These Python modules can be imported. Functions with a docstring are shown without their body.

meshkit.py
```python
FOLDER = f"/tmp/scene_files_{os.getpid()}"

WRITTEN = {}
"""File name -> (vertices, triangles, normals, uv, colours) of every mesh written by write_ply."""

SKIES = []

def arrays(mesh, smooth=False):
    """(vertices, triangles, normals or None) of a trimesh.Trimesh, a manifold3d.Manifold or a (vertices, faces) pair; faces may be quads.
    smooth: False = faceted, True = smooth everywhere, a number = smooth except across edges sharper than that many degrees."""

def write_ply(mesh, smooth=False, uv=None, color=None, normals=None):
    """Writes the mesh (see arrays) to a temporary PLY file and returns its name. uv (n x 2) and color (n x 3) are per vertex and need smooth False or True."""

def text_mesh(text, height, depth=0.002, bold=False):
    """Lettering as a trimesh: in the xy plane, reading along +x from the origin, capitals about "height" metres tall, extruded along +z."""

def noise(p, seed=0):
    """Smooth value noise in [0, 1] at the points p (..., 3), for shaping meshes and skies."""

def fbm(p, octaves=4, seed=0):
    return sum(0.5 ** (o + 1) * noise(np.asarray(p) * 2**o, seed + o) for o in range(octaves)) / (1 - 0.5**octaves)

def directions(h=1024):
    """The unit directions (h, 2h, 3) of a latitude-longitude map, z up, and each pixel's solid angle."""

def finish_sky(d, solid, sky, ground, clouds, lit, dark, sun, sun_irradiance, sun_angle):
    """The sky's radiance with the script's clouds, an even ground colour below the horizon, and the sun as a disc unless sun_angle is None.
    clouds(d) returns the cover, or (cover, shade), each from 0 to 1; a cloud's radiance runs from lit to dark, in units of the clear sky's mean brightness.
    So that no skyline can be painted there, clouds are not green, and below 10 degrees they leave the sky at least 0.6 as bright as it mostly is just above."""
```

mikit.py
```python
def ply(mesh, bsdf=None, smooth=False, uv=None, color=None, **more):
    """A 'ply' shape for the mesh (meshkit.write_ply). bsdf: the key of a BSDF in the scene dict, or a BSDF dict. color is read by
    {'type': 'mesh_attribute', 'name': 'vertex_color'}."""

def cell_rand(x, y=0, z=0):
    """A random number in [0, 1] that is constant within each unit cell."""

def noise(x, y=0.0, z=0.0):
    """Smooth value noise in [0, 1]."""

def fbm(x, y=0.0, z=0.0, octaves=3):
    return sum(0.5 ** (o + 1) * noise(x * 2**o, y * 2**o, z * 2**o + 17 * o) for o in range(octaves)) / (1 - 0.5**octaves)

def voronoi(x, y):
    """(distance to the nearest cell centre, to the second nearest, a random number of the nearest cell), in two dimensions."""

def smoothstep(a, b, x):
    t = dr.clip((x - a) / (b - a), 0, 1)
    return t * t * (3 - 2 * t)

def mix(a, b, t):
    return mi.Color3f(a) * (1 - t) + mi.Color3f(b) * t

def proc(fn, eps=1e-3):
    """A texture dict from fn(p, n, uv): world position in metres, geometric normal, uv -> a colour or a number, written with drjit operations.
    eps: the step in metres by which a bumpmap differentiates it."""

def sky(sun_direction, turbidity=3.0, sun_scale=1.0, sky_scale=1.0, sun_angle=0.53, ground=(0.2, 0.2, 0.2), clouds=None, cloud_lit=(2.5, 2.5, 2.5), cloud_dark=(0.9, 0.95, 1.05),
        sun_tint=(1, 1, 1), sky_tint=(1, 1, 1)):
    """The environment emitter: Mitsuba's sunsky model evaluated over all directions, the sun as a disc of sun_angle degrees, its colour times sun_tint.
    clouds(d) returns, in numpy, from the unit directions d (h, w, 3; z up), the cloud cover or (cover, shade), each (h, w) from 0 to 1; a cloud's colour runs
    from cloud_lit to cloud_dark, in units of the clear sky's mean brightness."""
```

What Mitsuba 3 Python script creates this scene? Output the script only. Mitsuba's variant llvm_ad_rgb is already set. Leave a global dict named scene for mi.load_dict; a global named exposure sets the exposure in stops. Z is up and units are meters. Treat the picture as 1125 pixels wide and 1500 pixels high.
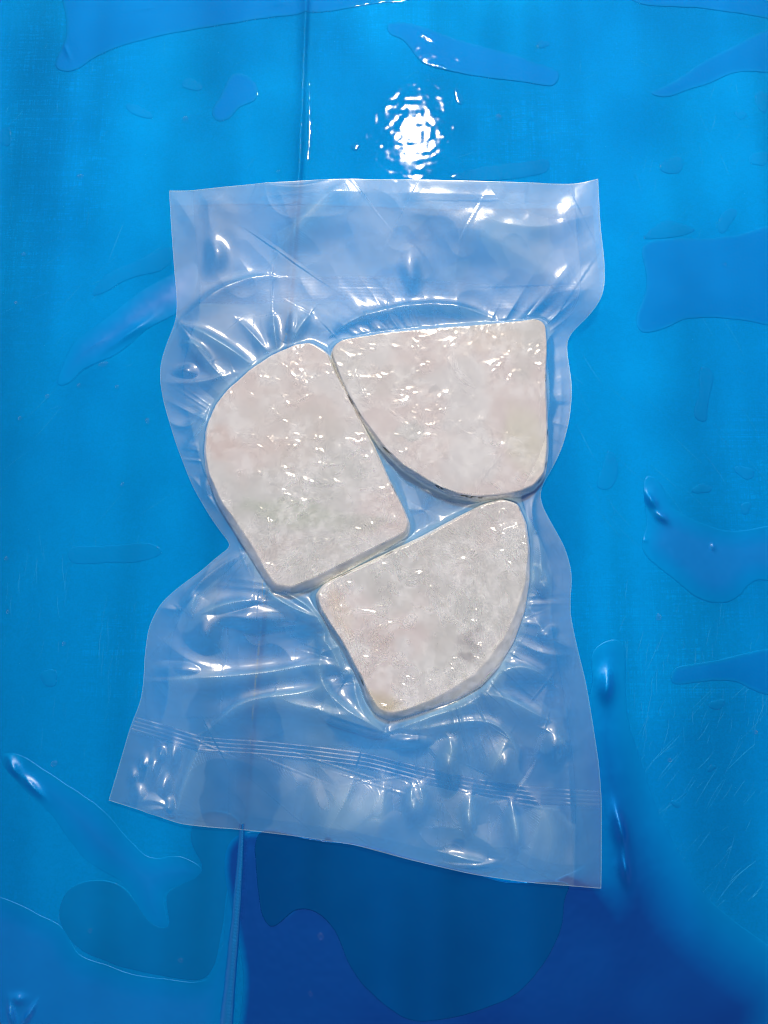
import math
import numpy as np, trimesh, drjit as dr, mitsuba as mi, mikit, meshkit
from scipy.interpolate import RBFInterpolator, splprep, splev
from scipy.spatial import Delaunay, cKDTree
from shapely.geometry import Polygon, Point
import shapely

T = mi.ScalarTransform4f
scene, labels = {}, {}

# ---------------------------------------------------------------- camera, sky, exposure
CAM_H, TILT, FPX = 0.45, math.radians(10.0), 1128.0          # height over the table (m), tilt off vertical, focal length in photo pixels
FWD = np.array([0, math.sin(TILT), -math.cos(TILT)])
UP = np.array([0, math.cos(TILT), math.sin(TILT)])
EYE = np.array([0, 0, CAM_H])
scene['camera'] = {'type': 'perspective', 'fov_axis': 'x', 'fov': 2 * math.degrees(math.atan(562.5 / FPX)), 'near_clip': 0.01, 'far_clip': 200.0,
                   'to_world': T().look_at(EYE.tolist(), (EYE + FWD).tolist(), UP.tolist())}
SUN_AZ, SUN_ZEN = math.radians(3), math.radians(36.2)         # azimuth from +y towards +x
SUN = [math.sin(SUN_ZEN) * math.sin(SUN_AZ), math.sin(SUN_ZEN) * math.cos(SUN_AZ), math.cos(SUN_ZEN)]
scene['sky'] = mikit.sky(SUN, turbidity=3)
exposure = 1.33


def at(pts, z=0.0):
    """Points of the table's horizontal plane at height z (m), given in the photograph's measuring grid."""
    p = np.atleast_2d(np.asarray(pts, float))
    d = ((p[:, :1] - 562.5) / FPX) * np.array([[1, 0, 0]]) + ((750 - p[:, 1:2]) / FPX) * UP + FWD
    return (EYE + d * ((np.asarray(z) - CAM_H) / d[:, 2:3]))[:, :2]


def spline(pts, n, closed=False, s=0.0):
    p = np.asarray(pts, float)
    if closed:
        p = np.vstack([p, p[:1]])
    tck, _ = splprep(p.T, s=s, per=closed, k=min(3, len(p) - 1))
    return np.array(splev(np.linspace(0, 1, n, endpoint=not closed), tck)).T


def rounded(pts, n, sigma, closed=False):
    """The polyline resampled to n points, its corners rounded over about sigma samples."""
    from scipy.ndimage import gaussian_filter1d
    p = np.asarray(pts, float)
    if closed:
        p = polyline(np.vstack([p, p[:1]]), n + 1)[:-1]
        return gaussian_filter1d(p, sigma, axis=0, mode='wrap')
    p = polyline(p, n)
    q = np.vstack([2 * p[0] - p[60:0:-1], p, 2 * p[-1] - p[-2:-62:-1]])
    return gaussian_filter1d(q, sigma, axis=0)[60:-60]


def polyline(pts, n):
    p = np.asarray(pts, float)
    l = np.r_[0, np.cumsum(np.linalg.norm(np.diff(p, axis=0), axis=1))]
    t = np.linspace(0, l[-1], n)
    return np.stack([np.interp(t, l, p[:, 0]), np.interp(t, l, p[:, 1])], 1)


def n2(x, y, f, seed, octaves=1, z=0.0):
    q = np.stack([x * f, y * f, np.zeros_like(x) + z + 0.37 * seed], -1)
    return meshkit.fbm(q, octaves, seed) if octaves > 1 else meshkit.noise(q, seed)


def grid_faces(nr, nc):
    i, j = np.meshgrid(np.arange(nr - 1), np.arange(nc - 1), indexing='ij')
    a = (i * nc + j).ravel()
    return np.stack([a, a + nc, a + nc + 1, a + 1], 1)


def up_facing(v, f):
    tri = np.vstack([f[:, [0, 1, 2]], f[:, [0, 2, 3]]]) if f.shape[1] == 4 else f
    n = np.cross(v[tri[:, 1]] - v[tri[:, 0]], v[tri[:, 2]] - v[tri[:, 0]])[:, 2].sum()
    return (v, tri if n > 0 else tri[:, ::-1])


def numbered(key):
    if key not in scene and key not in labels:
        return key
    k = 1
    while f'{key}_{k:03d}' in scene or f'{key}_{k:03d}' in labels:
        k += 1
    return f'{key}_{k:03d}'


def put(key, mesh, bsdf, smooth=True, **lab):
    key = numbered(key)
    scene[key] = mikit.ply(mesh, bsdf, smooth=smooth)
    if lab:
        labels[key] = lab
    return key


# ---------------------------------------------------------------- materials
N, FB, SS, MX = mikit.noise, mikit.fbm, mikit.smoothstep, mikit.mix


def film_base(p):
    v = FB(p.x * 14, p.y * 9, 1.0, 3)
    band = N(p.x * 26, p.y * 2.5, 2.0) * 0.6 + N(p.x * 80, p.y * 4, 6.0) * 0.4                  # light and dark of the film's waves, put into the colour
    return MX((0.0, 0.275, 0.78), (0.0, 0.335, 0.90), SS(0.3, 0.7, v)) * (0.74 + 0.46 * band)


def film_col(p, n, uv):
    worn = SS(0.42, 0.68, FB(p.x * 9 + 4, p.y * 9, 12.0, 2))
    hatch = N(p.x * 2400, p.y * 75 + 9 * N(p.x * 40, p.y * 40), 3) * 0.5 + N(p.x * 110 + 7 * N(p.x * 30, p.y * 60, 2), p.y * 1900, 5) * 0.5
    fine = N(p.x * 1500, p.y * 1500, 4)
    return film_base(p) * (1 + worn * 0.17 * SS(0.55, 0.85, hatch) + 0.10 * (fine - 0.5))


def film_rough(p, n, uv):
    return 0.73 + 0.06 * FB(p.x * 30, p.y * 30, 4.0, 2)


def film_bump(p, n, uv):
    return N(p.x * 2200, p.y * 70, 3) * 0.5 + N(p.x * 80, p.y * 2000, 5) * 0.5 + 0.6 * N((p.x + p.y) * 1500, (p.x - p.y) * 60, 8)


def glossy(base, weight=0.004, alpha=0.006):
    """The film's smooth outer face over what it lies on."""
    return {'type': 'twosided', 'bsdf': {'type': 'blendbsdf', 'weight': weight, 'a': base, 'b': {'type': 'roughconductor', 'material': 'none', 'distribution': 'beckmann', 'alpha': alpha}}}


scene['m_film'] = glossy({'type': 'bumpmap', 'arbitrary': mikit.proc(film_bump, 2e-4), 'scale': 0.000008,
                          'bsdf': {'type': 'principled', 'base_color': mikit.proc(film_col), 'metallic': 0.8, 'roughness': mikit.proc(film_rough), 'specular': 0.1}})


def blister_col(p, n, uv):
    """uv.x: 0 at the blister's rim, where the film still sticks, 1 where it is loose."""
    v = FB(p.x * 18, p.y * 18, 7.0, 3)
    loose = MX((0.0, 0.205, 0.79), (0.002, 0.255, 0.90), SS(0.3, 0.7, v))
    return MX(film_base(p), loose, 0.5 * uv.x)


def dark_reflection_col(p, n, uv):
    """Loose bluer film, with the dark reflection over it put into its colour."""
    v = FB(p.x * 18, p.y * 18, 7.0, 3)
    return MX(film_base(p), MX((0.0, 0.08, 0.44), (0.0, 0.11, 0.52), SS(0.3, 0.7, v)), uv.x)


def thin_col(p, n, uv):
    return film_base(p) * 1.03


def loose_rough(p, n, uv):
    return dr.lerp(0.74, mi.Float(0.48), uv.x)


def rim_gloss(p, n, uv):
    return 0.008 + 0.055 * uv.x * uv.x


def blister(col, rough, weight=0.02, alpha=0.008):
    return glossy({'type': 'principled', 'base_color': mikit.proc(col), 'metallic': 0.85, 'roughness': rough, 'specular': 0.1}, weight, alpha)


def wet_darkened_col(p, n, uv):
    return film_base(p) * mi.Color3f(1.0, 0.50, 0.60)  # wet film, its colour darkened for the reflection lying over it


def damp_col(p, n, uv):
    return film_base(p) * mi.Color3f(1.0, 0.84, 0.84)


scene['m_wet_darkened'] = blister(wet_darkened_col, 0.44)
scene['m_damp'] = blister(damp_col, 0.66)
scene['m_blister'] = blister(blister_col, 0.76)
scene['m_blister_darkened'] = blister(dark_reflection_col, mikit.proc(loose_rough), mikit.proc(rim_gloss), 0.11)  # loose film; the reflected dark is carried by its colour
scene['m_blister_shine'] = blister(blister_col, 0.74, mikit.proc(rim_gloss), 0.11)
scene['m_blister_thin'] = blister(thin_col, 0.78)
scene['m_scratch'] = {'type': 'twosided', 'bsdf': {'type': 'principled', 'base_color': {'type': 'rgb', 'value': [0.04, 0.42, 0.82]}, 'metallic': 0.7, 'roughness': 0.55}}
scene['m_drop'] = {'type': 'thindielectric', 'int_ior': 1.5}


def haze_front(p, n, uv):
    """uv.x: 1 where the sheet lies on fish; uv.y: how far it is drawn together and clouded."""
    wet = SS(0.50, 0.53, FB(p.x * 24 + 3, p.y * 24, 2.0, 4))                # where the two sheets cling together
    fine = FB(p.x * 120, p.y * 120, 9.0, 2)
    flap = 0.008 + 0.05 * wet + 0.02 * fine + 0.22 * dr.maximum(uv.y, 0)
    flap *= 1 - 0.85 * SS(0, -1, uv.y)                                         # fused seals are clear
    return dr.lerp(flap, mi.Float(0.03), uv.x)


def sheet(weight, shine=0.028, alpha=0.05, glow=0.05, ior=1.2, gloss=None, broad=None):
    mirror = lambda al: {'type': 'twosided', 'bsdf': {'type': 'roughconductor', 'material': 'none', 'distribution': 'beckmann', 'alpha': al}}
    return {'type': 'blendbsdf', 'weight': weight,
            'a': {'type': 'blendbsdf', 'weight': gloss or shine + glow, 'a': {'type': 'thindielectric', 'int_ior': ior},
                  'b': {'type': 'blendbsdf', 'weight': broad or glow / (shine + glow), 'a': mirror(alpha), 'b': mirror(0.24)}},
            'b': {'type': 'twosided', 'bsdf': {'type': 'diffuse', 'reflectance': {'type': 'rgb', 'value': [0.58, 0.86, 0.93]}}}}


def front_gloss(p, n, uv):
    return dr.lerp(0.078, mi.Float(0.045), uv.x)


def front_broad(p, n, uv):
    return dr.lerp(0.62, mi.Float(0.12), uv.x)


scene['m_front'] = sheet(mikit.proc(haze_front), alpha=0.045, gloss=mikit.proc(front_gloss), broad=mikit.proc(front_broad))
scene['m_back'] = sheet(0.035, 0.015, 0.1, 0.008, 1.1)
scene['m_seam'] = sheet(0.055, 0.03, 0.07, 0.05)
scene['m_edge'] = sheet(0.20, 0.05, 0.12)
scene['m_seal'] = sheet(0.012, 0.006, 0.08, 0.003, 1.1)


def spot(p, px, py, rx, ry, rot, seed):
    """1 inside a ragged stain centred there (sizes in photo pixels), 0 outside."""
    c, k = at([(px, py)], 0.012)[0], CAM_H / FPX
    w = 0.012 * (FB(p.x * 90 + seed, p.y * 90, 1.0, 4) - 0.5)
    dx, dy = p.x - float(c[0]) + w, p.y - float(c[1]) - w
    a = math.radians(rot)
    q = dr.square((dx * math.cos(a) + dy * math.sin(a)) / (rx * k)) + dr.square((dy * math.cos(a) - dx * math.sin(a)) / (ry * k))
    return 1 - SS(0.15, 1.25, q)


STAINS = [
    [((430, 752, 95, 22, -8), (0.37, 0.42, 0.385), .62), ((520, 765, 60, 14, 4), (0.39, 0.42, 0.42), .5), ((322, 645, 26, 34, 0), (0.47, 0.36, 0.35), .55), ((420, 620, 90, 80, 0), (0.52, 0.46, 0.45), .35), ((400, 800, 60, 16, 20), (0.45, 0.41, 0.42), .4)],
    [((600, 632, 26, 12, 20), (0.42, 0.45, 0.47), .6), ((640, 570, 12, 8, 0), (0.36, 0.36, 0.39), .6), ((770, 640, 34, 60, 10), (0.53, 0.52, 0.46), .6), ((720, 500, 60, 22, 10), (0.56, 0.51, 0.49), .5)],
    [((690, 935, 28, 18, 30), (0.34, 0.34, 0.37), .7), ((690, 968, 12, 9, 0), (0.28, 0.28, 0.31), .7), ((560, 1035, 40, 20, -20), (0.42, 0.37, 0.27), .75), ((560, 940, 26, 20, 0), (0.46, 0.40, 0.40), .45), ((640, 1030, 60, 14, 15), (0.52, 0.49, 0.40), .6), ((500, 900, 14, 50, 20), (0.56, 0.48, 0.42), .5)],
]


def flesh(seed, k):
    def col(p, n, uv):
        a = FB(p.x * 38 + seed, p.y * 38, 1.0, 4)
        b = FB(p.x * 24 + 5, p.y * 24 + seed, 3.0, 3)
        c = FB(p.x * 330, p.y * 330, p.z * 330 + seed, 3)
        x = MX((0.535, 0.54, 0.575), (0.535, 0.49, 0.51), SS(0.38, 0.62, a))
        x = MX(x, (0.44, 0.465, 0.48), SS(0.46, 0.68, b) * 0.75)
        for g, tint, w in STAINS[k]:
            x = MX(x, tint, spot(p, *g, seed) * w * 1.35)
        x = MX(x, (0.74, 0.76, 0.80), (0.20 + SS(0.35, 0.70, FB(p.x * 85, p.y * 85 + seed, 8.0, 4)) * 0.36) * (0.4 + 0.6 * SS(0.35, 0.65, c)))       # frost in patches and grains
        x = MX(x, (0.46, 0.45, 0.44), SS(0.62, 0.75, FB(p.x * 520, p.y * 520 + seed, 2.0, 2)) * 0.25)
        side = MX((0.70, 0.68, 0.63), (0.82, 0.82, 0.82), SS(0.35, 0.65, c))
        return MX(x, side, uv.x)                                                # uv.x: 1 on the cut sides, yellower, and whitened to stand for light glowing through the flesh
    return col


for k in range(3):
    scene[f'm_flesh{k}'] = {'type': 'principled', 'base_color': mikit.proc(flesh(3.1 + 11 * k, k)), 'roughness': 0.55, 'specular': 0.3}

# ---------------------------------------------------------------- the blue film on the table
SEED = np.random.default_rng(7)
CREASE = at([(452, -60), (450, 0), (445, 120), (440, 250), (425, 440), (405, 700), (375, 1010), (357, 1215), (349, 1330), (337, 1500), (332, 1570)])
CREASE_F = polyline(CREASE, 400)
CREASE_T = cKDTree(CREASE_F)


def film_z(x, y):
    z = 0.0003 * (n2(x, y, 9, 3, 2) - 0.5) * 2 + 0.00005 * (n2(x, y, 45, 5, 2) - 0.5) * 2 + 0.00005 * n2(x, y, 150, 8) + 0.00005 * n2(x, y, 300, 6)
    d, i = CREASE_T.query(np.stack([x, y], -1).reshape(-1, 2))
    d, side = d.reshape(x.shape), np.sign(x - CREASE_F[i][:, 0].reshape(x.shape))
    w = np.where(side < 0, 0.0042, 0.0016) * (0.7 + 0.6 * n2(x * 0, y, 30, 9))
    return z + 0.0020 * np.exp(-(d / w) ** 1.2) * (0.6 + 0.8 * n2(x * 0, y, 22, 4))


def axis(lo, hi, step, far):
    a = np.arange(lo, hi + step / 2, step)
    out = np.cumsum(step * 1.35 ** np.arange(1, 19))
    out = out[out < far]
    return np.r_[(lo - out)[::-1], a, hi + out]


xs, ys = axis(-0.27, 0.27, 0.0008, 0.45), axis(-0.25, 0.47, 0.0008, 0.25)
X, Y = np.meshgrid(xs, ys)
v = np.stack([X, Y, film_z(X, Y)], -1).reshape(-1, 3)
FILM = 'plastic_film'
labels[FILM] = {'label': 'glossy blue plastic film covering the tabletop, with a long crease, scratches and air blisters', 'kind': 'structure'}
put(FILM + '__sheet', up_facing(v, grid_faces(len(ys), len(xs))), 'm_film')


def oval(cx, cy, rx, ry, rot=0.0, seed=0):
    t = np.linspace(0, 2 * np.pi, 14, endpoint=False)
    r = 1 + 0.16 * np.sin(2 * t + seed) + 0.10 * np.sin(3 * t + 2.1 * seed)
    x, y = rx * r * np.cos(t), ry * r * np.sin(t)
    c, s = math.cos(rot), math.sin(rot)
    return np.stack([cx + c * x - s * y, cy + s * x + c * y], 1)


# outline, plateau height (mm), dome (mm), list of wrinkles inside it: (x, y, length, width, angle deg, height mm)
BL = [
    ([(83, 100), (100, 105), (130, 90), (160, 75), (250, 50), (350, 33), (438, 22), (500, 15), (560, 5), (600, 0), (640, -60), (90, -60), (95, 20), (95, 60)], .35, .8, [(98, 75, 26, 5, 65, 1.2), (215, 13, 20, 4, 170, .8), (410, 6, 30, 8, 165, .9)]),
    ([(567, 38), (580, 33), (620, 40), (680, 60), (760, 83), (800, 97), (818, 110), (815, 122), (790, 124), (720, 115), (660, 105), (610, 85), (585, 55), (570, 48)], .4, .7, [(620, 52, 30, 4, 35, .5), (650, 100, 26, 3, 20, .7)]),
    ([(955, 138), (975, 125), (1030, 90), (1090, 60), (1145, 45), (1145, 100), (1090, 105), (1040, 122), (1000, 135), (970, 142)], .35, .7, []),
    ([(905, -60), (925, 0), (980, 10), (1040, 15), (1090, 22), (1160, 22), (1160, -60)], .35, .6, []),
    ([(942, 362), (1000, 350), (1080, 343), (1160, 337), (1160, 472), (1090, 470), (1060, 466), (1000, 470), (960, 486), (940, 486), (933, 478), (942, 440), (946, 400)], .3, .8, []),
    ([(943, 349), (955, 335), (975, 323), (1000, 329), (1017, 338), (1010, 342), (960, 350)], .2, .3, []),
    ([(1030, 537), (1038, 540), (1038, 590), (1030, 618), (1022, 615), (1025, 570)], .25, .3, []),
    ([(893, 660), (905, 680), (902, 705), (890, 717), (876, 714), (880, 690)], .2, .3, []),
    ([(950, 697), (965, 705), (980, 735), (1000, 752), (1040, 770), (1080, 777), (1160, 780), (1160, 860), (1110, 850), (1080, 875), (1030, 880), (1000, 860), (970, 835), (940, 795), (945, 780), (945, 740)], .3, .9,
     [(952, 734, 24, 10, 60, 5.2), (968, 758, 18, 9, 40, 4.2), (940, 790, 9, 5, 30, 2.4), (1044, 802, 8, 3, 80, 1.6)]),
    ([(983, 990), (990, 978), (1010, 973), (1060, 965), (1160, 965), (1160, 1010), (1100, 1010), (1080, 1000), (1060, 998), (1000, 1002), (985, 1000)], .3, .5, []),
    ([(868, 955), (905, 938), (916, 990), (928, 1080), (944, 1130), (966, 1190), (1000, 1260), (1050, 1330), (1160, 1420), (1160, 1570), (690, 1570), (690, 1460), (750, 1435), (785, 1395), (808, 1345), (812, 1290), (850, 1270), (850, 1180), (850, 1060), (866, 990)], .3, 1.6,
     [(886, 1005, 34, 16, 97, 8.0), (906, 1215, 50, 13, 82, 8.0), (913, 1272, 30, 10, 84, 6.0)]),
    ([(88, 565), (90, 540), (110, 500), (150, 470), (200, 430), (252, 400), (285, 385), (285, 430), (220, 480), (170, 520), (120, 545), (95, 565)], .25, .9, [(190, 490, 60, 11, 142, 2.6), (140, 505, 34, 4, 145, .5)]),
    ([(137, 432), (145, 415), (180, 390), (220, 372), (252, 365), (252, 380), (200, 405), (160, 425)], .2, .3, []),
    ([(100, 808), (130, 799), (190, 797), (230, 800), (238, 808), (225, 817), (180, 825), (130, 826), (103, 820)], .14, .1, []),
    ([(310, 165), (320, 145), (345, 107), (360, 110), (378, 132), (372, 148), (350, 158), (340, 170), (315, 176)], .25, .3, []),
    ([(4, 1106), (20, 1104), (60, 1125), (130, 1170), (192, 1232), (216, 1254), (276, 1258), (296, 1272), (256, 1300), (244, 1304), (242, 1360), (228, 1356), (184, 1300), (130, 1262), (80, 1200), (30, 1150)], .07, .7, [(22, 1124, 24, 10, 55, 5.2), (50, 1152, 30, 8, 44, 4.4)]),
    ([(-40, 1310), (60, 1340), (100, 1370), (110, 1392), (150, 1412), (200, 1428), (250, 1435), (305, 1432), (322, 1400), (331, 1340), (340, 1280), (344, 1330), (330, 1440), (322, 1570), (-40, 1570)], .08, 1.0,
     [(28, 1462, 10, 14, 90, 2.6), (18, 1485, 22, 5, 75, 5.0), (44, 1484, 22, 5, 118, 5.0)]),
    ([(364, 1218), (398, 1222), (398, 1300), (404, 1336), (420, 1332), (440, 1315), (462, 1318), (486, 1338), (506, 1366), (520, 1400), (536, 1420), (570, 1450), (600, 1474), (642, 1478), (700, 1464), (730, 1500), (730, 1570), (346, 1570), (356, 1440)], .3, .6, []),
    ([(382, 1219), (379, 1300), (387, 1345), (398, 1357), (414, 1350), (432, 1334), (450, 1332), (472, 1342), (490, 1362), (506, 1400), (522, 1430), (560, 1468), (592, 1490), (640, 1494), (700, 1480), (760, 1450), (800, 1405), (824, 1350), (830, 1310), (834, 1300), (770, 1292), (700, 1280), (600, 1257), (520, 1236), (440, 1225)], .12, .0, []),
    ([(130, 1290), (95, 1310), (88, 1350), (110, 1385), (155, 1408), (205, 1424), (250, 1432), (300, 1432), (318, 1400), (328, 1340), (345, 1250), (352, 1205), (300, 1190), (280, 1235), (296, 1272), (256, 1300), (246, 1310), (243, 1358), (230, 1356), (184, 1302)], .10, .0, []),
    ([(660, 260), (720, 242), (780, 235), (803, 236), (805, 245), (780, 258), (720, 264)], .2, .3, []),
]
for k, o in enumerate([(281, 124, 14, 9), (203, 163, 19, 8), (482, 1240, 8, 15), (578, 1325, 11, 7), (618, 1317, 14, 9), (703, 1307, 14, 13), (527, 1335, 5, 10), (782, 1346, 12, 8),
                       (985, 243, 15, 14), (1112, 232, 12, 13), (1116, 148, 10, 14), (72, 993, 15, 11), (8, 200, 10, 13), (1050, 1032, 11, 8), (1091, 692, 13, 10),
                       (1028, 716, 13, 8), (1092, 744, 9, 8), (1064, 322, 11, 18), (672, 142, 6, 12), (1085, 168, 8, 7), (990, 1178, 7, 5), (1042, 1125, 6, 5), (795, 65, 9, 6), (520, 215, 7, 5)]):
    BL.append((oval(*o, rot=0.5 * math.sin(k * 2.3), seed=k), .18, .22, []))

for k, (out, plateau, dome, wr) in enumerate(BL):
    pts = spline(np.asarray(out, float), max(60, 14 * len(out)), True, s=0)
    w = at(pts)
    rim = np.arange(len(w))
    w = w + 0.00035 * (np.stack([n2(w[:, 0], w[:, 1], 210, 31 + k, 2), n2(w[:, 0], w[:, 1], 210, 77 + k, 2)], 1) - 0.5)
    w = w + 0.0016 * min(1, np.ptp(w, axis=0).max() / .05) * (np.stack([n2(w[:, 0], w[:, 1], 70, 131 + k, 2), n2(w[:, 0], w[:, 1], 70, 177 + k, 2)], 1) - 0.5)
    poly = Polygon(w).buffer(0)
    if poly.geom_type != 'Polygon':
        poly = max(poly.geoms, key=lambda g: g.area)
    size = math.sqrt(poly.area)
    step = 0.0009 if size > 0.02 else 0.0005
    b = np.array(poly.exterior.segmentize(step).coords)[:-1]
    rings = [b]
    for off in (0.00015, 0.0004, 0.0008, 0.0012):
        g = poly.buffer(-off)
        for gg in getattr(g, 'geoms', [g]):
            if not gg.is_empty:
                rings.append(np.array(gg.exterior.segmentize(step).coords)[:-1])
    x0, y0, x1, y1 = poly.bounds
    gx, gy = np.meshgrid(np.arange(x0, x1, step), np.arange(y0, y1, step))
    g = np.stack([gx.ravel(), gy.ravel()], 1)
    inner = poly.buffer(-0.0016)
    if not inner.is_empty:
        g = g[shapely.contains_xy(inner, g[:, 0], g[:, 1])]
        rings.append(g)
    P = np.vstack(rings)
    tri = Delaunay(P).simplices
    c = P[tri].mean(1)
    tri = tri[shapely.contains_xy(poly, c[:, 0], c[:, 1])]
    d = shapely.distance(shapely.points(P), poly.exterior)
    x, y = P[:, 0], P[:, 1]
    dm = min(0.02, 0.35 * size)
    z = 0.45 * plateau * 1e-3 * np.sqrt(1 - (1 - np.clip(d / 0.0009, 0, 1)) ** 2) + 0.3 * dome * 1e-3 * np.sin(np.clip(d / dm, 0, 1) * np.pi / 2) * (0.4 + 1.0 * n2(x, y, 25, 50 + k, 2))
    z += 0.00025 * min(1, size / 0.03) * np.clip(d / 0.008, 0, 1) * (n2(x, y, 48, 90 + k, 2) - 0.5)
    for (cx, cy, ln, wd, ang, hh) in wr:
        cw = at([(cx, cy)])[0]
        a, s = -math.radians(ang), CAM_H / FPX
        dx, dy = x - cw[0], y - cw[1]
        al, ac = dx * math.cos(a) + dy * math.sin(a), -dx * math.sin(a) + dy * math.cos(a)
        z += 0.5 * hh * 1e-3 * np.exp(-(al / (ln * s * 0.6)) ** 2 - np.abs(ac / (wd * s * .6)) ** 1.5) * np.clip(d / 0.002, 0, 1) * (0.75 + 0.5 * n2(x, y, 160, 12))
    zz = film_z(x, y) + (0.00075 if k == 18 else 0.0006 if k > 20 and 1220 < out[0][1] and 380 < out[0][0] < 830 else 0.00006) + z
    zz[:len(b)] = film_z(b[:, 0], b[:, 1]) - 0.00005
    soft = 0.012 if k in (8, 10, 11, 15, 16) else 0.004 if k == 17 else 0.0025
    if k == 10:                                                               # its painted dark comes in gradually, except along the darkened wet patch
        west = at([(880, 1300)])[0]
        soft = 0.0015 + 0.034 * np.clip((x - west[0] + .012) / 0.02 + np.clip((y - west[1]) / 0.02, 0, 1), 0, 1)
    uv = np.column_stack([np.clip(d / soft, 0, 1), d * 0])
    key = numbered(FILM + '__air_blister')
    scene[key] = mikit.ply(up_facing(np.column_stack([P, zz]), tri), 'm_wet_darkened' if k == 18 or (k > 20 and 1220 < out[0][1] and 380 < out[0][0] < 830) else 'm_damp' if k == 19 else 'm_blister_thin' if k in (5, 6, 7, 12, 13, 20) or k > 20 else 'm_blister_darkened' if k in (10, 17) else 'm_blister_shine' if k in (8, 11, 15, 16) else 'm_blister', smooth=True, uv=uv)

# the long fold stands up as a narrow pleat below the bag
scene['m_pleat'] = blister(thin_col, 0.6, 0.10, 0.16)
pv = at(rounded([(356, 1205), (354, 1260), (348, 1340), (340, 1430), (334, 1500), (330, 1560)], 160, 6))
tt = np.linspace(0, 1, 160)
half = 0.0017 + 0.0022 * np.clip(tt * 1.3, 0, 1) + 0.0006 * (n2(pv[:, 0] * 0, pv[:, 1], 90, 15, 2) - .5)
prof = [(-1.15, 0.0), (-1.0, .25), (-.7, .62), (-.3, .92), (0.1, 1.0), (.45, .9), (.62, .5), (.7, 0.0)]
rows = []
for q, hz in prof:
    xx = pv[:, 0] + q * half
    rows.append(np.column_stack([xx, pv[:, 1], film_z(xx, pv[:, 1]) * (1 - .6 * hz) + 0.0004 + hz * 0.0024 * (0.75 + .5 * n2(xx * 0 + q, pv[:, 1], 60, 16, 2)) - (0.0008 if hz == 0 else 0)]))
put(FILM + '__pleat', up_facing(np.vstack(rows), grid_faces(len(prof), 160)), 'm_pleat')

# scratches: fine raised scores in the film
sv, sf = [], []


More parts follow.
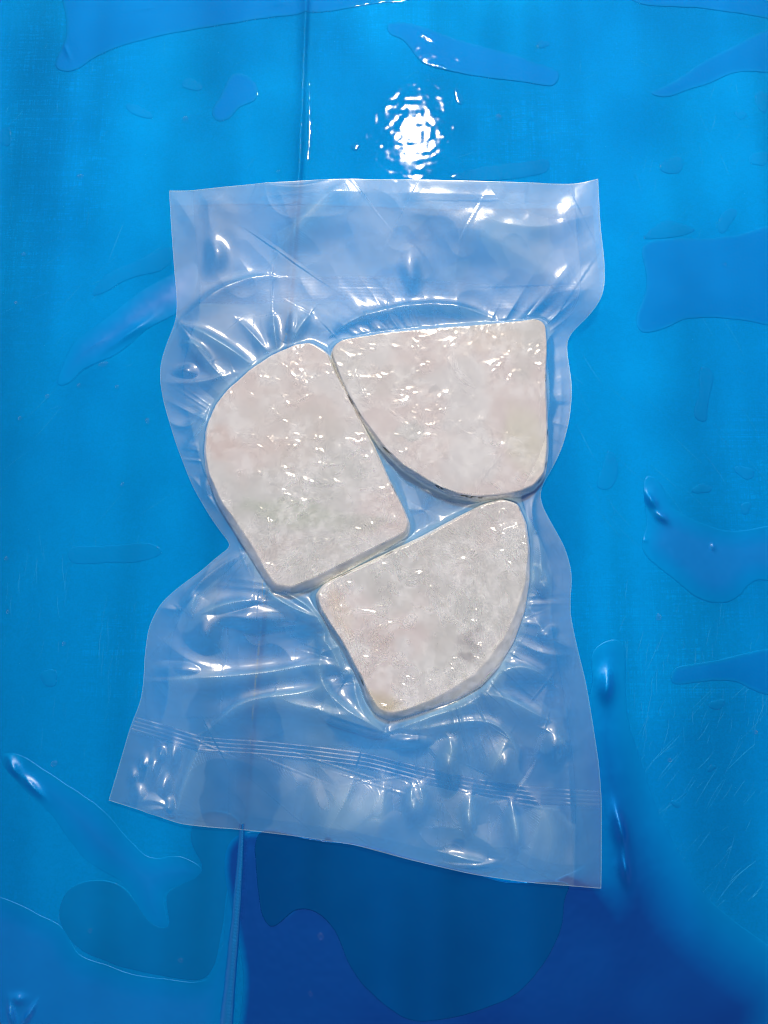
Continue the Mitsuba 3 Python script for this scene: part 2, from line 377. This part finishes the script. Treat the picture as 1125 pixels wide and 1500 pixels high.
def scratch(x0, y0, ang, ln, wd, bend):
    n = 10
    t = np.linspace(0, 1, n)
    ca, sa = math.cos(ang), math.sin(ang)
    cx, cy = x0 + ca * ln * (t - .5) - sa * bend * (t - .5) ** 2, y0 + sa * ln * (t - .5) + ca * bend * (t - .5) ** 2
    ww = wd * np.sin(np.pi * np.clip(t, .03, .97)) ** .5
    base = sum(map(len, sv))
    for s_, h_ in ((-1, 0.0), (0, 0.00006), (1, 0.0)):
        xx, yy = cx - sa * ww * s_, cy + ca * ww * s_
        sv.append(np.column_stack([xx, yy, film_z(xx, yy) + 0.00001 + h_]))
    for r in range(2):
        for q in range(n - 1):
            a = base + r * n + q
            sf.append([a, a + 1, a + n + 1, a + n])


def scatter(n, box, ang, spread, lens, wd):
    for _ in range(n):
        px, py = SEED.uniform(box[0], box[2]), SEED.uniform(box[1], box[3])
        q = at([(px, py)])[0]
        scratch(q[0], q[1], math.radians(ang + SEED.normal() * spread), SEED.uniform(*lens), 0.75 * wd * SEED.uniform(.5, 1.5), SEED.normal() * .002)


scatter(40, (0, 60, 420, 330), 60, 40, (.003, .015), .00004)
scatter(40, (900, 60, 1125, 460), 75, 30, (.003, .018), .00004)
scatter(60, (0, 780, 210, 1180), 88, 10, (.004, .022), .00006)
scatter(26, (0, 350, 240, 760), 38, 14, (.006, .03), .00006)
scatter(70, (870, 860, 1125, 1110), 82, 9, (.004, .02), .00006)
scatter(75, (930, 1000, 1125, 1330), 48, 9, (.003, .026), .00005)
scatter(34, (840, 460, 1125, 860), -52, 12, (.006, .035), .00006)
scatter(30, (500, 1330, 820, 1480), 68, 8, (.004, .016), .00006)
scatter(26, (60, 1250, 340, 1430), 60, 12, (.004, .016), .00006)
scatter(25, (560, 60, 1125, 260), 30, 40, (.004, .02), .00005)
put(FILM + '__scratches', (np.vstack(sv), np.array(sf)), 'm_scratch', kind='stuff')

# ---------------------------------------------------------------- the three frozen fish steaks
THICK = 0.0088
BEVEL = (0.0021, 0.0019, 0.0024)                              # how far the sides slope out, and towards which side they slope more (degrees, extra)
LEAN = ((-105, .0038), (-40, .0010), (-55, .0060))
OUT = [
    [(455, 502), (478, 516), (490, 545), (520, 600), (545, 650), (570, 705), (590, 745), (599, 767), (597, 782), (580, 792), (540, 815), (500, 838), (460, 858), (425, 871), (402, 868), (388, 850), (370, 820),
     (345, 780), (318, 735), (303, 695), (299, 660), (303, 625), (315, 595), (335, 570), (365, 545), (400, 520), (435, 505)],
    [(487, 510), (497, 502), (560, 490), (650, 482), (740, 475), (788, 470), (798, 476), (800, 505), (799, 560), (802, 620), (803, 660), (798, 697), (783, 715), (760, 724), (735, 728), (700, 731), (665, 726),
     (625, 708), (590, 685), (560, 655), (530, 615), (510, 580), (495, 545), (486, 520)],
    [(463, 872), (475, 857), (520, 834), (570, 810), (620, 786), (670, 759), (710, 739), (738, 732), (758, 738), (770, 765), (775, 800), (775, 850), (768, 895), (752, 940), (728, 980), (705, 1005), (670, 1025),
     (630, 1040), (590, 1052), (568, 1055), (550, 1047), (538, 1025), (528, 995), (505, 950), (482, 915), (468, 890)],
]
STEAK = []
for k, o in enumerate(OUT):
    o = np.array(Polygon(rounded(o, 720, 2.5, True)).buffer(2.6).exterior.coords)[:-1]
    w = at(rounded(o, 720, 1.5, True), THICK * 0.6)
    c = w.mean(0)
    th = np.arctan2(w[:, 1] - c[1], w[:, 0] - c[0])
    r = np.hypot(*(w - c).T)
    i = np.argsort(th)
    STEAK.append((c, np.r_[th[i] - 2 * np.pi, th[i], th[i] + 2 * np.pi], np.tile(r[i], 3)))


def bevel(k, a):
    return BEVEL[k] * (0.6 + 0.8 * n2(np.cos(a), np.sin(a), 2.2, 8 + k, 2)) + LEAN[k][1] * np.clip(np.cos(a - math.radians(LEAN[k][0])), 0, 1) ** 1.2


def steak_top(k, x, y):
    """(height of the top face, distance outside the outline, angle) at x, y."""
    c, th, rr = STEAK[k]
    a, r = np.arctan2(y - c[1], x - c[0]), np.hypot(x - c[0], y - c[1])
    R = np.interp(a, th, rr)
    din = R - r
    bev = bevel(k, a)
    e = np.clip(din / bev, 0, 1)
    t = THICK * (0.97 + 0.10 * (n2(x, y, 22, 20 + k, 2) - 0.5))
    z = t * (0.14 + 0.86 * (0.72 * e + 0.28 * np.sqrt(1 - (1 - e) ** 2)))
    z = z + e * (0.00035 * (n2(x, y, 40, 30 + k, 2) - 0.5) + 0.00008 * (n2(x, y, 190, 40 + k, 3) - 0.5))
    return z, -din, a


NT = 420
for k in range(3):
    c, th, rr = STEAK[k]
    ang = np.linspace(0, 2 * np.pi, NT, endpoint=False)
    R = np.interp(ang, th, rr)
    rows = []
    for rho, z in ((0.02, .0014), (0.5, .0014), (.93, .0014), (.985, .0014), (.998, .0015)):
        x, y = c[0] + np.cos(ang) * R * rho, c[1] + np.sin(ang) * R * rho
        rows.append(np.column_stack([x, y, np.full(NT, z)]))
    for rho in 1 - np.r_[np.linspace(0, .12, 16), np.linspace(.13, .985, 74)]:
        x, y = c[0] + np.cos(ang) * R * rho, c[1] + np.sin(ang) * R * rho
        rows.append(np.column_stack([x, y, steak_top(k, x, y)[0]]))
    V = np.vstack(rows)
    side = np.clip((V[:, 2] - .0012) / .002, 0, 1)[:, None]
    rad = V[:, :2] - c
    rad = rad / np.linalg.norm(rad, axis=1, keepdims=True)
    nz = meshkit.fbm(V * 150, 3, 60 + k) - 0.5
    edge = np.clip(np.linalg.norm(V[:, :2] - c, axis=1) / np.repeat(R[None], len(rows), 0).ravel(), 0, 1)[:, None] ** 8
    V[:, :2] += rad * nz[:, None] * 0.0012 * side * edge
    F = []
    for r_ in range(len(rows) - 1):
        j = np.arange(NT)
        a, b_ = r_ * NT + j, r_ * NT + (j + 1) % NT
        F.append(np.stack([a, b_, b_ + NT, a + NT], 1))
    V = np.vstack([V, [[c[0], c[1], .0022]], [[c[0], c[1], steak_top(k, c[:1], c[1:])[0][0]]]])
    F = np.vstack(F)
    F = np.vstack([F[:, [0, 1, 2]], F[:, [0, 2, 3]]])
    j, last = np.arange(NT), (len(rows) - 1) * NT
    F = np.vstack([F, np.stack([(j + 1) % NT, j, np.full(NT, len(V) - 2)], 1), np.stack([last + j, last + (j + 1) % NT, np.full(NT, len(V) - 1)], 1)])
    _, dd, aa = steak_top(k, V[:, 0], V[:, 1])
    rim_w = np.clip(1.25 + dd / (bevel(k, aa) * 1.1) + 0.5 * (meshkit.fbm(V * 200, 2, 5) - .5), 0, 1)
    key = numbered('frozen_fish_steak')
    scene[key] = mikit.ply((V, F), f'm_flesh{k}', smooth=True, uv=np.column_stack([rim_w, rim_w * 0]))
    labels[key] = dict(label=[
        'pinkish grey fish steak with long rounded edge and greenish stain, left in the bag',
        'pale fish steak with two straight edges and square corner, upper right in the bag',
        'pale fish steak with dark specks and brownish lower tip, lowest of the three'][k],
        category='fish steak', group='frozen fish steaks in the vacuum bag')

# ---------------------------------------------------------------- the vacuum bag
LEFT = [(248, 280), (251, 330), (256, 400), (260, 440), (259, 470), (246, 500), (236, 530), (234, 552), (240, 590), (258, 650), (282, 712), (308, 757), (330, 788), (343, 800), (338, 803), (322, 812), (300, 833), (262, 860), (235, 884), (218, 918), (212, 965),
        (211, 1000), (206, 1030), (192, 1062), (176, 1118), (160, 1172)]
RIGHT = [(876, 262), (879, 330), (885, 380), (886, 415), (882, 437), (864, 462), (840, 484), (828, 498), (832, 530), (838, 565), (835, 610), (824, 655), (806, 692), (791, 712), (790, 735), (808, 768), (828, 803), (838, 840), (834, 895),
         (843, 940), (858, 1000), (868, 1060), (877, 1120), (881, 1175), (881, 1240), (880, 1301)]
TOP = [(248, 280), (275, 280), (320, 275), (380, 269), (450, 264), (520, 262), (600, 263), (700, 266), (790, 268), (840, 270), (862, 266), (876, 262)]
BOT = [(160, 1172), (215, 1189), (265, 1207), (310, 1212), (355, 1215), (440, 1225), (520, 1237), (600, 1259), (690, 1280), (770, 1292), (830, 1297), (880, 1301)]


def by_height(pts, v):
    p = rounded(pts, 800, 9)
    t = (p[:, 1] - p[0, 1]) / (p[-1, 1] - p[0, 1])
    t = np.maximum.accumulate(t + np.arange(800) * 1e-9)
    return np.stack([np.interp(v, t, p[:, 0]), np.interp(v, t, p[:, 1])], -1)


def by_width(pts, u):
    p = rounded(pts, 800, 12)
    t = (p[:, 0] - p[0, 0]) / (p[-1, 0] - p[0, 0])
    return np.stack([np.interp(u, t, p[:, 0]), np.interp(u, t, p[:, 1])], -1)


# lift of the whole bag off the table (mm) at places of the photo grid
LIFT = np.array([(248, 280, 7), (420, 268, 11), (600, 263, 14), (760, 266, 13), (876, 262, 13), (886, 400, 10), (882, 437, 9.5), (860, 465, 7), (830, 495, 3), (250, 400, 3.5), (262, 470, 4), (236, 540, 2.5), (420, 345, 6), (560, 340, 8.5), (720, 345, 8.5), (560, 440, 3.5), (400, 430, 3.5), (760, 445, 4),
                 (280, 700, 2), (838, 560, 2.5), (790, 720, 2.5), (838, 850, 2.5), (335, 805, 3), (215, 920, 2.5), (210, 1000, 2.5), (192, 1062, 2.2), (160, 1172, 2.2), (265, 1207, 2.8), (355, 1215, 2.5), (520, 1237, 3.5), (600, 1259, 5),
                 (690, 1280, 5), (770, 1292, 4), (880, 1301, 3.5), (880, 1180, 3), (866, 1050, 3), (500, 1110, 2.5), (700, 1150, 3), (350, 1080, 2.5), (330, 930, 2.5), (550, 700, 2.0), (600, 900, 2.0)], float)
_lw = np.vstack([at(q[None, :2], q[2] * 1e-3) for q in LIFT])
LIFT_F = RBFInterpolator(_lw * 10, LIFT[:, 2] * 1e-3, kernel='thin_plate_spline', smoothing=1e-3)


def coons(u, v):
    """Bag coordinates (0..1 across, 0..1 down) -> places on the table (m)."""
    L, R, Tp, Bt = by_height(LEFT, v), by_height(RIGHT, v), by_width(TOP, u), by_width(BOT, u)
    u, v = u[..., None], v[..., None]
    c00, c10, c01, c11 = (np.array(q, float) for q in (TOP[0], TOP[-1], BOT[0], BOT[-1]))
    p = (1 - u) * L + u * R + (1 - v) * Tp + v * Bt - ((1 - u) * (1 - v) * c00 + u * (1 - v) * c10 + (1 - u) * v * c01 + u * v * c11)
    q = p.reshape(-1, 2)
    h = LIFT_F(at(q, 0.003) * 10)
    return at(q, h[:, None]).reshape(p.shape)


# folds and tension wrinkles of the front sheet: (points, height mm, width of the two flanks in photo pixels)
RIDGES = [
    ([(262, 474), (320, 503), (374, 540)], 3.2, 6, 14), ([(266, 478), (292, 515), (325, 552)], 2.2, 5, 10), ([(268, 505), (285, 508), (312, 532)], 2.2, 5, 6), ([(240, 560), (300, 560), (345, 548)], 1.6, 8, 12),
    ([(401, 462), (404, 490), (408, 517)], 2.4, 5, 10), ([(455, 462), (438, 488), (427, 508)], 2.8, 6, 16), ([(568, 462), (520, 472), (488, 492)], 2.4, 6, 14), ([(350, 470), (378, 500), (395, 520)], 1.6, 6, 10),
    ([(263, 473), (300, 445), (341, 421), (401, 407)], 3.2, 7, 24), ([(410, 374), (450, 330), (516, 276)], 3.2, 22, 34), 
    ([(535, 468), (588, 453), (668, 452), (722, 468)], 3.0, 6, 16), ([(560, 268), (640, 277), (716, 278), (832, 272)], 2.4, 6, 12), ([(600, 300), (700, 350), (840, 430)], 2.2, 40, 40),
    ([(690, 325), (760, 345), (850, 330)], 1.8, 20, 30), ([(380, 275), (440, 285), (500, 270)], 2.0, 6, 10),
    ([(240, 610), (270, 625), (297, 606)], 2.0, 6, 8), ([(266, 662), (284, 640), (302, 612)], 2.0, 6, 10), ([(280, 697), (300, 720), (318, 745)], 2.0, 4, 8),
    ([(263, 892), (300, 848), (356, 812)], 3.0, 6, 14), ([(318, 806), (290, 860), (262, 893)], 1.6, 6, 10), ([(284, 908), (320, 890), (379, 880)], 3.4, 8, 18), ([(284, 908), (283, 885), (290, 870)], 2.2, 6, 8),
    ([(210, 1000), (327, 991), (420, 980), (468, 973), (515, 986)], 3.6, 9, 16), ([(305, 1068), (330, 1048), (345, 1036), (410, 1018), (478, 1002)], 3.4, 6, 18), ([(394, 862), (440, 880), (470, 910), (472, 955)], 3.0, 6, 10),
    ([(472, 960), (476, 1004), (520, 1045), (560, 1070)], 3.4, 7, 12), ([(468, 930), (488, 955), (500, 985)], 2.4, 6, 10), ([(240, 940), (300, 975), (330, 980)], 1.6, 16, 24), ([(230, 890), (262, 893)], 1.6, 6, 8),
    ([(400, 1020), (470, 1040), (520, 1048)], 2.0, 10, 14), ([(259, 1196), (275, 1140), (297, 1086)], 2.4, 5, 16), ([(200, 1150), (225, 1110), (240, 1090)], 1.2, 6, 8), ([(190, 1180), (230, 1172), (262, 1195)], 1.6, 6, 8),
    ([(590, 1066), (650, 1061), (728, 1063), (747, 1083), (747, 1142)], 2.0, 5, 8), ([(656, 1078), (660, 1100), (649, 1122)], 3.2, 9, 12), ([(744, 1080), (730, 1105), (716, 1136)], 3.4, 10, 16), ([(604, 1148), (602, 1172), (608, 1192)], 2.6, 8, 8), ([(612, 1145), (618, 1165), (616, 1188)], 2.2, 8, 8),
    ([(690, 1160), (686, 1185), (688, 1208)], 2.8, 9, 12), ([(747, 1170), (752, 1205), (754, 1240)], 2.6, 6, 10), ([(650, 1246), (680, 1253), (712, 1260)], 2.6, 5, 10), ([(795, 1066), (818, 1082), (833, 1104)], 2.2, 5, 10),
    ([(698, 1022), (727, 1019), (765, 1035), (802, 1054)], 2.6, 6, 16), ([(705, 1010), (760, 977), (804, 997)], 3.2, 8, 16), ([(780, 900), (800, 930), (845, 950)], 2.2, 10, 16), ([(785, 830), (800, 850), (795, 868)], 2.2, 6, 8),
    ([(760, 940), (790, 955), (830, 960)], 1.6, 8, 12), ([(440, 1130), (430, 1180), (436, 1222)], 1.2, 20, 30), ([(520, 1130), (500, 1180), (470, 1228)], 2.4, 16, 40), ([(560, 1140), (560, 1180), (540, 1236)], 2.0, 14, 22),
    ([(790, 1180), (780, 1230), (760, 1285)], 1.6, 14, 20), ([(832, 1120), (836, 1200), (838, 1295)], 0.8, 4, 5), ([(640, 1210), (700, 1225), (740, 1260)], 1.6, 14, 18), ([(578, 1130), (640, 1040), (660, 1030)], 1.2, 14, 24),
    ([(520, 1000), (535, 1045), (566, 1072)], 3.2, 4, 10), ([(566, 1072), (620, 1052), (690, 1030)], 2.6, 4, 9), ([(566, 1072), (520, 1058), (470, 1040)], 2.6, 5, 12), ([(395, 868), (430, 890), (468, 905)], 3.0, 4, 9),
    ([(790, 715), (780, 740), (786, 780)], 2.4, 4, 8), ([(786, 780), (792, 830), (786, 870)], 2.2, 4, 8), ([(560, 1150), (540, 1190), (470, 1222)], 3.0, 22, 30), ([(760, 1150), (800, 1200), (790, 1280)], 2.4, 18, 24),
    ([(816, 500), (822, 600), (806, 690)], .8, 8, 8),
]
RID = []
for pts, hh, wl, wr in RIDGES:
    q = at(spline(pts, 120), 0.003)
    t = np.gradient(q, axis=0)
    RID.append((cKDTree(q), q, np.stack([-t[:, 1], t[:, 0]], 1) / np.linalg.norm(t, axis=1, keepdims=True), hh * 1e-3, wl * CAM_H / FPX, wr * CAM_H / FPX))


BUMPS = [(656, 1122, 10, 22, 4.0), (738, 1118, 16, 26, 4.2), (606, 1178, 9, 18, 3.4), (687, 1200, 9, 20, 3.8), (752, 1215, 9, 30, 3.6), (690, 1262, 34, 7, 2.6), (545, 1200, 34, 30, 3.2), (470, 1190, 26, 40, 2.4), (225, 1130, 7, 16, 3.2), (212, 1120, 5, 9, 2.6), (250, 1180, 6, 9, 2.8), (218, 1188, 8, 6, 2.4), (236, 1108, 5, 8, 2.6), (196, 1140, 6, 10, 2.0),
         (243, 1150, 8, 14, 2.4), (205, 1165, 9, 10, 2.0), (255, 1110, 8, 18, 2.2), (232, 1185, 12, 6, 2.0), (300, 925, 20, 26, 3.4), (360, 905, 40, 12, 3.0), (270, 985, 40, 12, 3.0), (500, 1050, 26, 8, 2.8),
         (810, 1090, 12, 20, 3.0), (800, 930, 12, 9, 3.0), (797, 862, 8, 10, 3.0), (600, 1085, 26, 10, 2.6), (318, 378, 16, 26, 2.6), 
         (598, 405, 14, 30, 1.6), (275, 545, 16, 9, 2.8), (300, 715, 8, 16, 2.6), (430, 480, 10, 20, 2.0)]
FOLDS = [([(786, 846), (768, 895), (742, 940), (712, 975)], 1.0, 2.4), ([(485, 872), (496, 905), (514, 948), (520, 965)], .9, 2.4), ([(700, 728), (707, 700), (728, 675), (752, 650)], 1.0, 3), ([(655, 520), (672, 552), (700, 570)], .8, 3), ([(416, 596), (440, 585), (460, 576)], .8, 2.4),
         ([(575, 800), (582, 830), (590, 855)], .9, 2.4), ([(630, 860), (640, 890), (648, 915)], .9, 2.6), ([(690, 880), (682, 905), (676, 930)], .9, 2.6), ([(745, 620), (735, 660), (715, 690)], .7, 3), ([(520, 895), (545, 897), (565, 905)], .8, 2.2), ([(470, 690), (478, 660), (480, 640)], .7, 2.2),
         ([(560, 770), (565, 745), (560, 720)], .7, 2.2), ([(600, 640), (590, 620), (570, 600)], .6, 2.4), ([(520, 540), (528, 565), (540, 590)], .8, 2.2), ([(790, 560), (792, 600), (794, 640)], .7, 2.2), ([(690, 560), (670, 540), (662, 510)], .6, 2.4)]
FOLD_T = [(cKDTree(at(spline(p_, 80), THICK)), h_ * 1e-3, w_ * CAM_H / FPX) for p_, h_, w_ in FOLDS]


def folds(x, y):
    out, P = np.zeros_like(x), np.stack([x, y], -1)
    for t_, h_, w_ in FOLD_T:
        d, i = t_.query(P, distance_upper_bound=w_ * 4)
        ok = np.isfinite(d)
        out[ok] += 0.55 * h_ * np.sin(np.pi * np.clip(i[ok] / 79.0, .03, .97)) ** .7 * np.exp(-(d[ok] / w_) ** 1.4)
    return out


def bumps(x, y):
    out = np.zeros_like(x)
    wx, wy = x + .004 * (n2(x, y, 80, 61) - .5), y + .004 * (n2(x, y, 80, 62) - .5)
    for px, py, rx, ry, h_ in BUMPS:
        c = at([(px, py)], .003)[0]
        out += h_ * 1e-3 * np.exp(-((wx - c[0]) / (rx * CAM_H / FPX)) ** 2 - ((wy - c[1]) / (ry * CAM_H / FPX)) ** 2)
    return out


def ridges(x, y):
    out = np.zeros_like(x)
    P = np.stack([x, y], -1)
    for tree_, q, nn, hh, wl, wr in RID:
        m = max(wl, wr) * 3
        near = (x > q[:, 0].min() - m) & (x < q[:, 0].max() + m) & (y > q[:, 1].min() - m) & (y < q[:, 1].max() + m)
        if not near.any():
            continue
        p = P[near]
        d, i = tree_.query(p)
        side = ((p - q[i]) * nn[i]).sum(1)
        w = np.where(side > 0, wl, wr)
        fade = np.sin(np.pi * np.clip(i / 119.0, 0.04, 0.96)) ** 0.6
        end = np.where((i == 0) | (i == 119), 0.45, 1.0)
        out[near] += hh * fade * np.exp(-(np.sqrt(d * d + 0.0003 ** 2 + (0.22 * np.maximum(w - 0.003, 0)) ** 2) / (w * end)) ** 1.12)
    return out


def front_z(x, y, edge):
    """Height of the front sheet; edge: 0 at the bag's rim, 1 well inside."""
    sh = x.shape
    x, y, edge = x.ravel(), y.ravel(), edge.ravel()
    lift = LIFT_F(np.stack([x, y], 1) * 10)
    rid = ridges(x, y)
    bmp = 1.1 * bumps(x, y)
    amp = np.ones_like(x)
    top, tent, near, fan, gap = np.zeros_like(x), np.zeros_like(x), np.full_like(x, 1.0), np.zeros_like(x), np.full_like(x, 1.0)
    for k in range(3):
        z, d, a = steak_top(k, x, y)
        L = 0.0040 + 0.0050 * n2(np.cos(a), np.sin(a), 5.0, 3 + k, 2) ** 1.5
        z0, bv = THICK * .80, bevel(k, a)
        tent = np.maximum(tent, np.where(d < 0, np.maximum(z, np.where(d > -bv, z0 * np.exp(-np.maximum(d + bv, 0) / L), 0)), z0 * np.exp(-(np.maximum(d, 0) + bv) / L)))
        gap = np.where(d < near, near, np.minimum(gap, d))                     # distance to the second nearest piece
        near = np.minimum(near, d)
        q = np.maximum(d, 0)
        amp = np.where(d < 0, (1.6, 1.05, 2.7)[k], amp)
        wedge = np.clip(n2(np.cos(a), np.sin(a), 2.6, 33 + k) * 2.6 - .75, 0, 1.2)
        fan += wedge * np.exp(-q / (0.009 + 0.014 * n2(np.cos(a), np.sin(a), 5.0, 23 + k))) * np.clip(q / 0.003, 0, 1) * ((1 - np.abs(n2(np.cos(a), np.sin(a), 6.0, 13 + k, 3) * 2 - 1)) ** 4 * 1.5) * 0.0021
        top = np.maximum(top, np.where(d < 0, z, 0))
    fan *= np.clip((gap - 0.012) / 0.012, 0.1, 1)
    wob = 0.0026 * (n2(x, y, 28, 71, 3) - 0.5) * 2 + 0.0009 * (n2(x, y, 75, 72, 2) - 0.5)
    wob = wob + 0.0034 * ((1 - np.abs(2 * n2(x + .02 * n2(x, y, 20, 75), y * 0.8, 26, 76, 1) - 1)) ** 1.0 - .5) + 0.0014 * ((1 - np.abs(2 * n2(x * .8 + y * .5, y * .6 - x * .3, 75, 77) - 1)) - .5)
    free = lift + 0.0005 + edge * (1.25 * np.maximum(rid, bmp) + 0.25 * np.minimum(rid, bmp) + 0.5 * wob + np.maximum(fan, 0))
    # over the fish the film clings and puckers
    wx, wy = x + 0.006 * (n2(x, y, 90, 81) - .5), y + 0.006 * (n2(x, y, 90, 82) - .5)
    puck = 0.0005 * (1 - np.abs(n2(wx, wy, 110, 83, 3) * 2 - 1)) ** 5 + 0.00042 * (n2(wx, wy, 300, 84, 2) - .5)
    puck = puck + 0.0003 * (1 - np.abs(n2(x + .03 * n2(x, y, 30, 87), y + .03 * n2(x, y, 30, 88), 48, 89, 1) * 2 - 1)) ** 14
    puck = puck + 0.0013 * np.clip(n2(wx, wy, 85, 94, 2) - .62, 0, 1)
    puck = puck * (0.08 + 1.1 * np.clip(n2(x, y, 75, 85, 3) * 3.2 - 1.45, 0, 1)) * amp * .85
    cling = tent + 0.0006 + np.clip(-near / 0.004, 0, 1) * (puck + folds(x, y))
    h = 0.0012
    z = np.maximum(free, cling) + h * np.exp(-np.abs(free - cling) / h) * 0.25
    global CLOUD
    bunch = np.exp(-np.maximum(near, 0) / 0.004) * (0.35 + 0.9 * n2(x, y, 70, 86, 2)) + 0.6 * edge * np.clip(rid / 0.003, 0, 1) ** 2
    CLOUD = np.stack([np.clip(-near / 0.0012 + .3, 0, 1), np.clip(bunch, 0, 1)], -1)
    return z.reshape(sh)


def back_z(x, y):
    z = LIFT_F(np.stack([x.ravel(), y.ravel()], 1) * 10)
    near = np.min([steak_top(k, x.ravel(), y.ravel())[1] for k in range(3)], axis=0)
    w = np.clip((near - .003) / .012, 0, 1)
    w = w * w * (3 - 2 * w)
    return (w * z + (1 - w) * np.minimum(z, 0.0016)).reshape(x.shape)


def rim(u, v):
    return np.clip(np.minimum(np.minimum((u + .012) / .10, (1.012 - u) / .10), np.minimum(0.3 + v / .03, 0.3 + (1 - v) / .03)), 0, 1)


SU = 0.055
BAG = 'vacuum_bag'
labels[BAG] = {'label': 'clear milky plastic vacuum bag, wrinkled, sealed round three frozen fish steaks on the blue film', 'category': 'plastic bag'}


def seam_wave(x, y):
    return 0.00025 * (n2(x, y, 120, 91, 2) - .5)


def bag_patch(u0, u1, v0, v1, nu, nv, zfun):
    U, Vv = np.meshgrid(np.linspace(u0, u1, nu), np.linspace(v0, v1, nv))
    P = coons(U, Vv)
    z = zfun(P[..., 0], P[..., 1], U, Vv)
    v = np.concatenate([P, z[..., None]], -1).reshape(-1, 3)
    return up_facing(v, grid_faces(nv, nu))


def z_front(x, y, U, V_):
    z = front_z(x, y, rim(U, V_))
    v, fish = V_.ravel(), CLOUD[:, 0]
    for a, b in ((.862, .886), (.150, .186)):
        m = (v > a) & (v < b) & (fish < .5)
        CLOUD[m, 1] = -1
    return z


scene[BAG + '__front_sheet'] = mikit.ply(bag_patch(SU, 1 - SU, 0, 1, 520, 840, z_front), 'm_front', smooth=True, uv=CLOUD)
put(BAG + '__back_sheet', bag_patch(SU, 1 - SU, 0, 1.0, 150, 220, lambda x, y, U, V_: back_z(x, y) - 0.0003), 'm_back')
def edge_strip(side):
    t = np.linspace(0, 1, 700)
    o, w = t * 0, 0.0011
    lo = {'l': (o, t), 'r': (o + 1 - w, t), 't': (t, o), 'b': (t, o + 1 - .0012)}[side]
    hi = {'l': (o + w, t), 'r': (o + 1, t), 't': (t, o + .0012), 'b': (t, o + 1)}[side]
    U, V_ = np.stack([lo[0], hi[0]]), np.stack([lo[1], hi[1]])
    P = coons(U, V_)
    z = front_z(P[..., 0], P[..., 1], rim(U, V_)) + 0.0002
    return up_facing(np.concatenate([P, z[..., None]], -1).reshape(-1, 3), grid_faces(2, 700))


for sd in 'lrtb':
    put(BAG + '__cut_edge', edge_strip(sd), 'm_edge')
for u0, u1 in ((0, SU), (1 - SU, 1)):
    put(BAG + '__side_seam', bag_patch(u0, u1, 0, 1, 26, 700, lambda x, y, U, V_: front_z(x, y, rim(U, V_)) - 0.0001 + seam_wave(x, y)), 'm_seam')


def ribs(n, h):
    def f(x, y, U, V_):
        t = (V_ - V_.min()) / (V_.max() - V_.min())
        return front_z(x, y, rim(U, V_)) + 0.0003 + h * np.abs(np.sin(t * np.pi * n)) ** 1.5 + 0.0001 * (n2(x, y, 250, 93, 2) - .5)
    return f


put(BAG + '__bottom_seal', bag_patch(0.004, 0.996, .862, .886, 520, 40, ribs(4, 0.00030)), 'm_seal')
put(BAG + '__top_seal', bag_patch(0.06, 0.94, .150, .186, 480, 40, ribs(7, 0.00003)), 'm_seal')

# ---------------------------------------------------------------- water droplets on the film
DR = [(118, 259, 5, 4), (730, 172, 5, 5), (152, 534, 7, 4), (217, 617, 5, 3), (272, 175, 5, 5), (116, 565, 3, 3), (30, 613, 3, 3), (24, 444, 2.5, 2), (408, 252, 3, 3), (70, 581, 3, 3), (964, 904, 5, 4), (180, 710, 3, 3), (94, 943, 3, 3),
      (10, 818, 3, 3), (12, 896, 3, 3), (80, 1118, 5, 4), (980, 1113, 3, 3), (470, 1371, 5, 5), (455, 1455, 4, 3), (133, 1363, 3, 3), (172, 567, 3, 3), (538, 1240, 3, 3), (265, 1406, 4, 3), (1106, 1072, 2.5, 3), (1062, 388, 3, 3), (35, 373, 3, 3)]
for k, (px, py, rx, ry) in enumerate(DR):
    c = at([(px, py)])[0]
    s = trimesh.creation.icosphere(3)
    q = s.vertices * np.array([rx, ry, 0.62 * min(rx, ry)]) * CAM_H / FPX
    a = k * 1.7
    q[:, 0] *= 1 + 0.12 * np.sin(3 * s.vertices[:, 1] + k)
    q = q @ np.array([[math.cos(a), math.sin(a), 0], [-math.sin(a), math.cos(a), 0], [0, 0, 1]])
    q = q + [c[0], c[1], float(film_z(c[:1], c[1:])[0]) + 0.0003]
    put('water_droplet', (q, s.faces), 'm_drop', label='tiny clear water droplet lying on the blue film beside the bag', category='water droplet', group='water droplets scattered on the blue film')
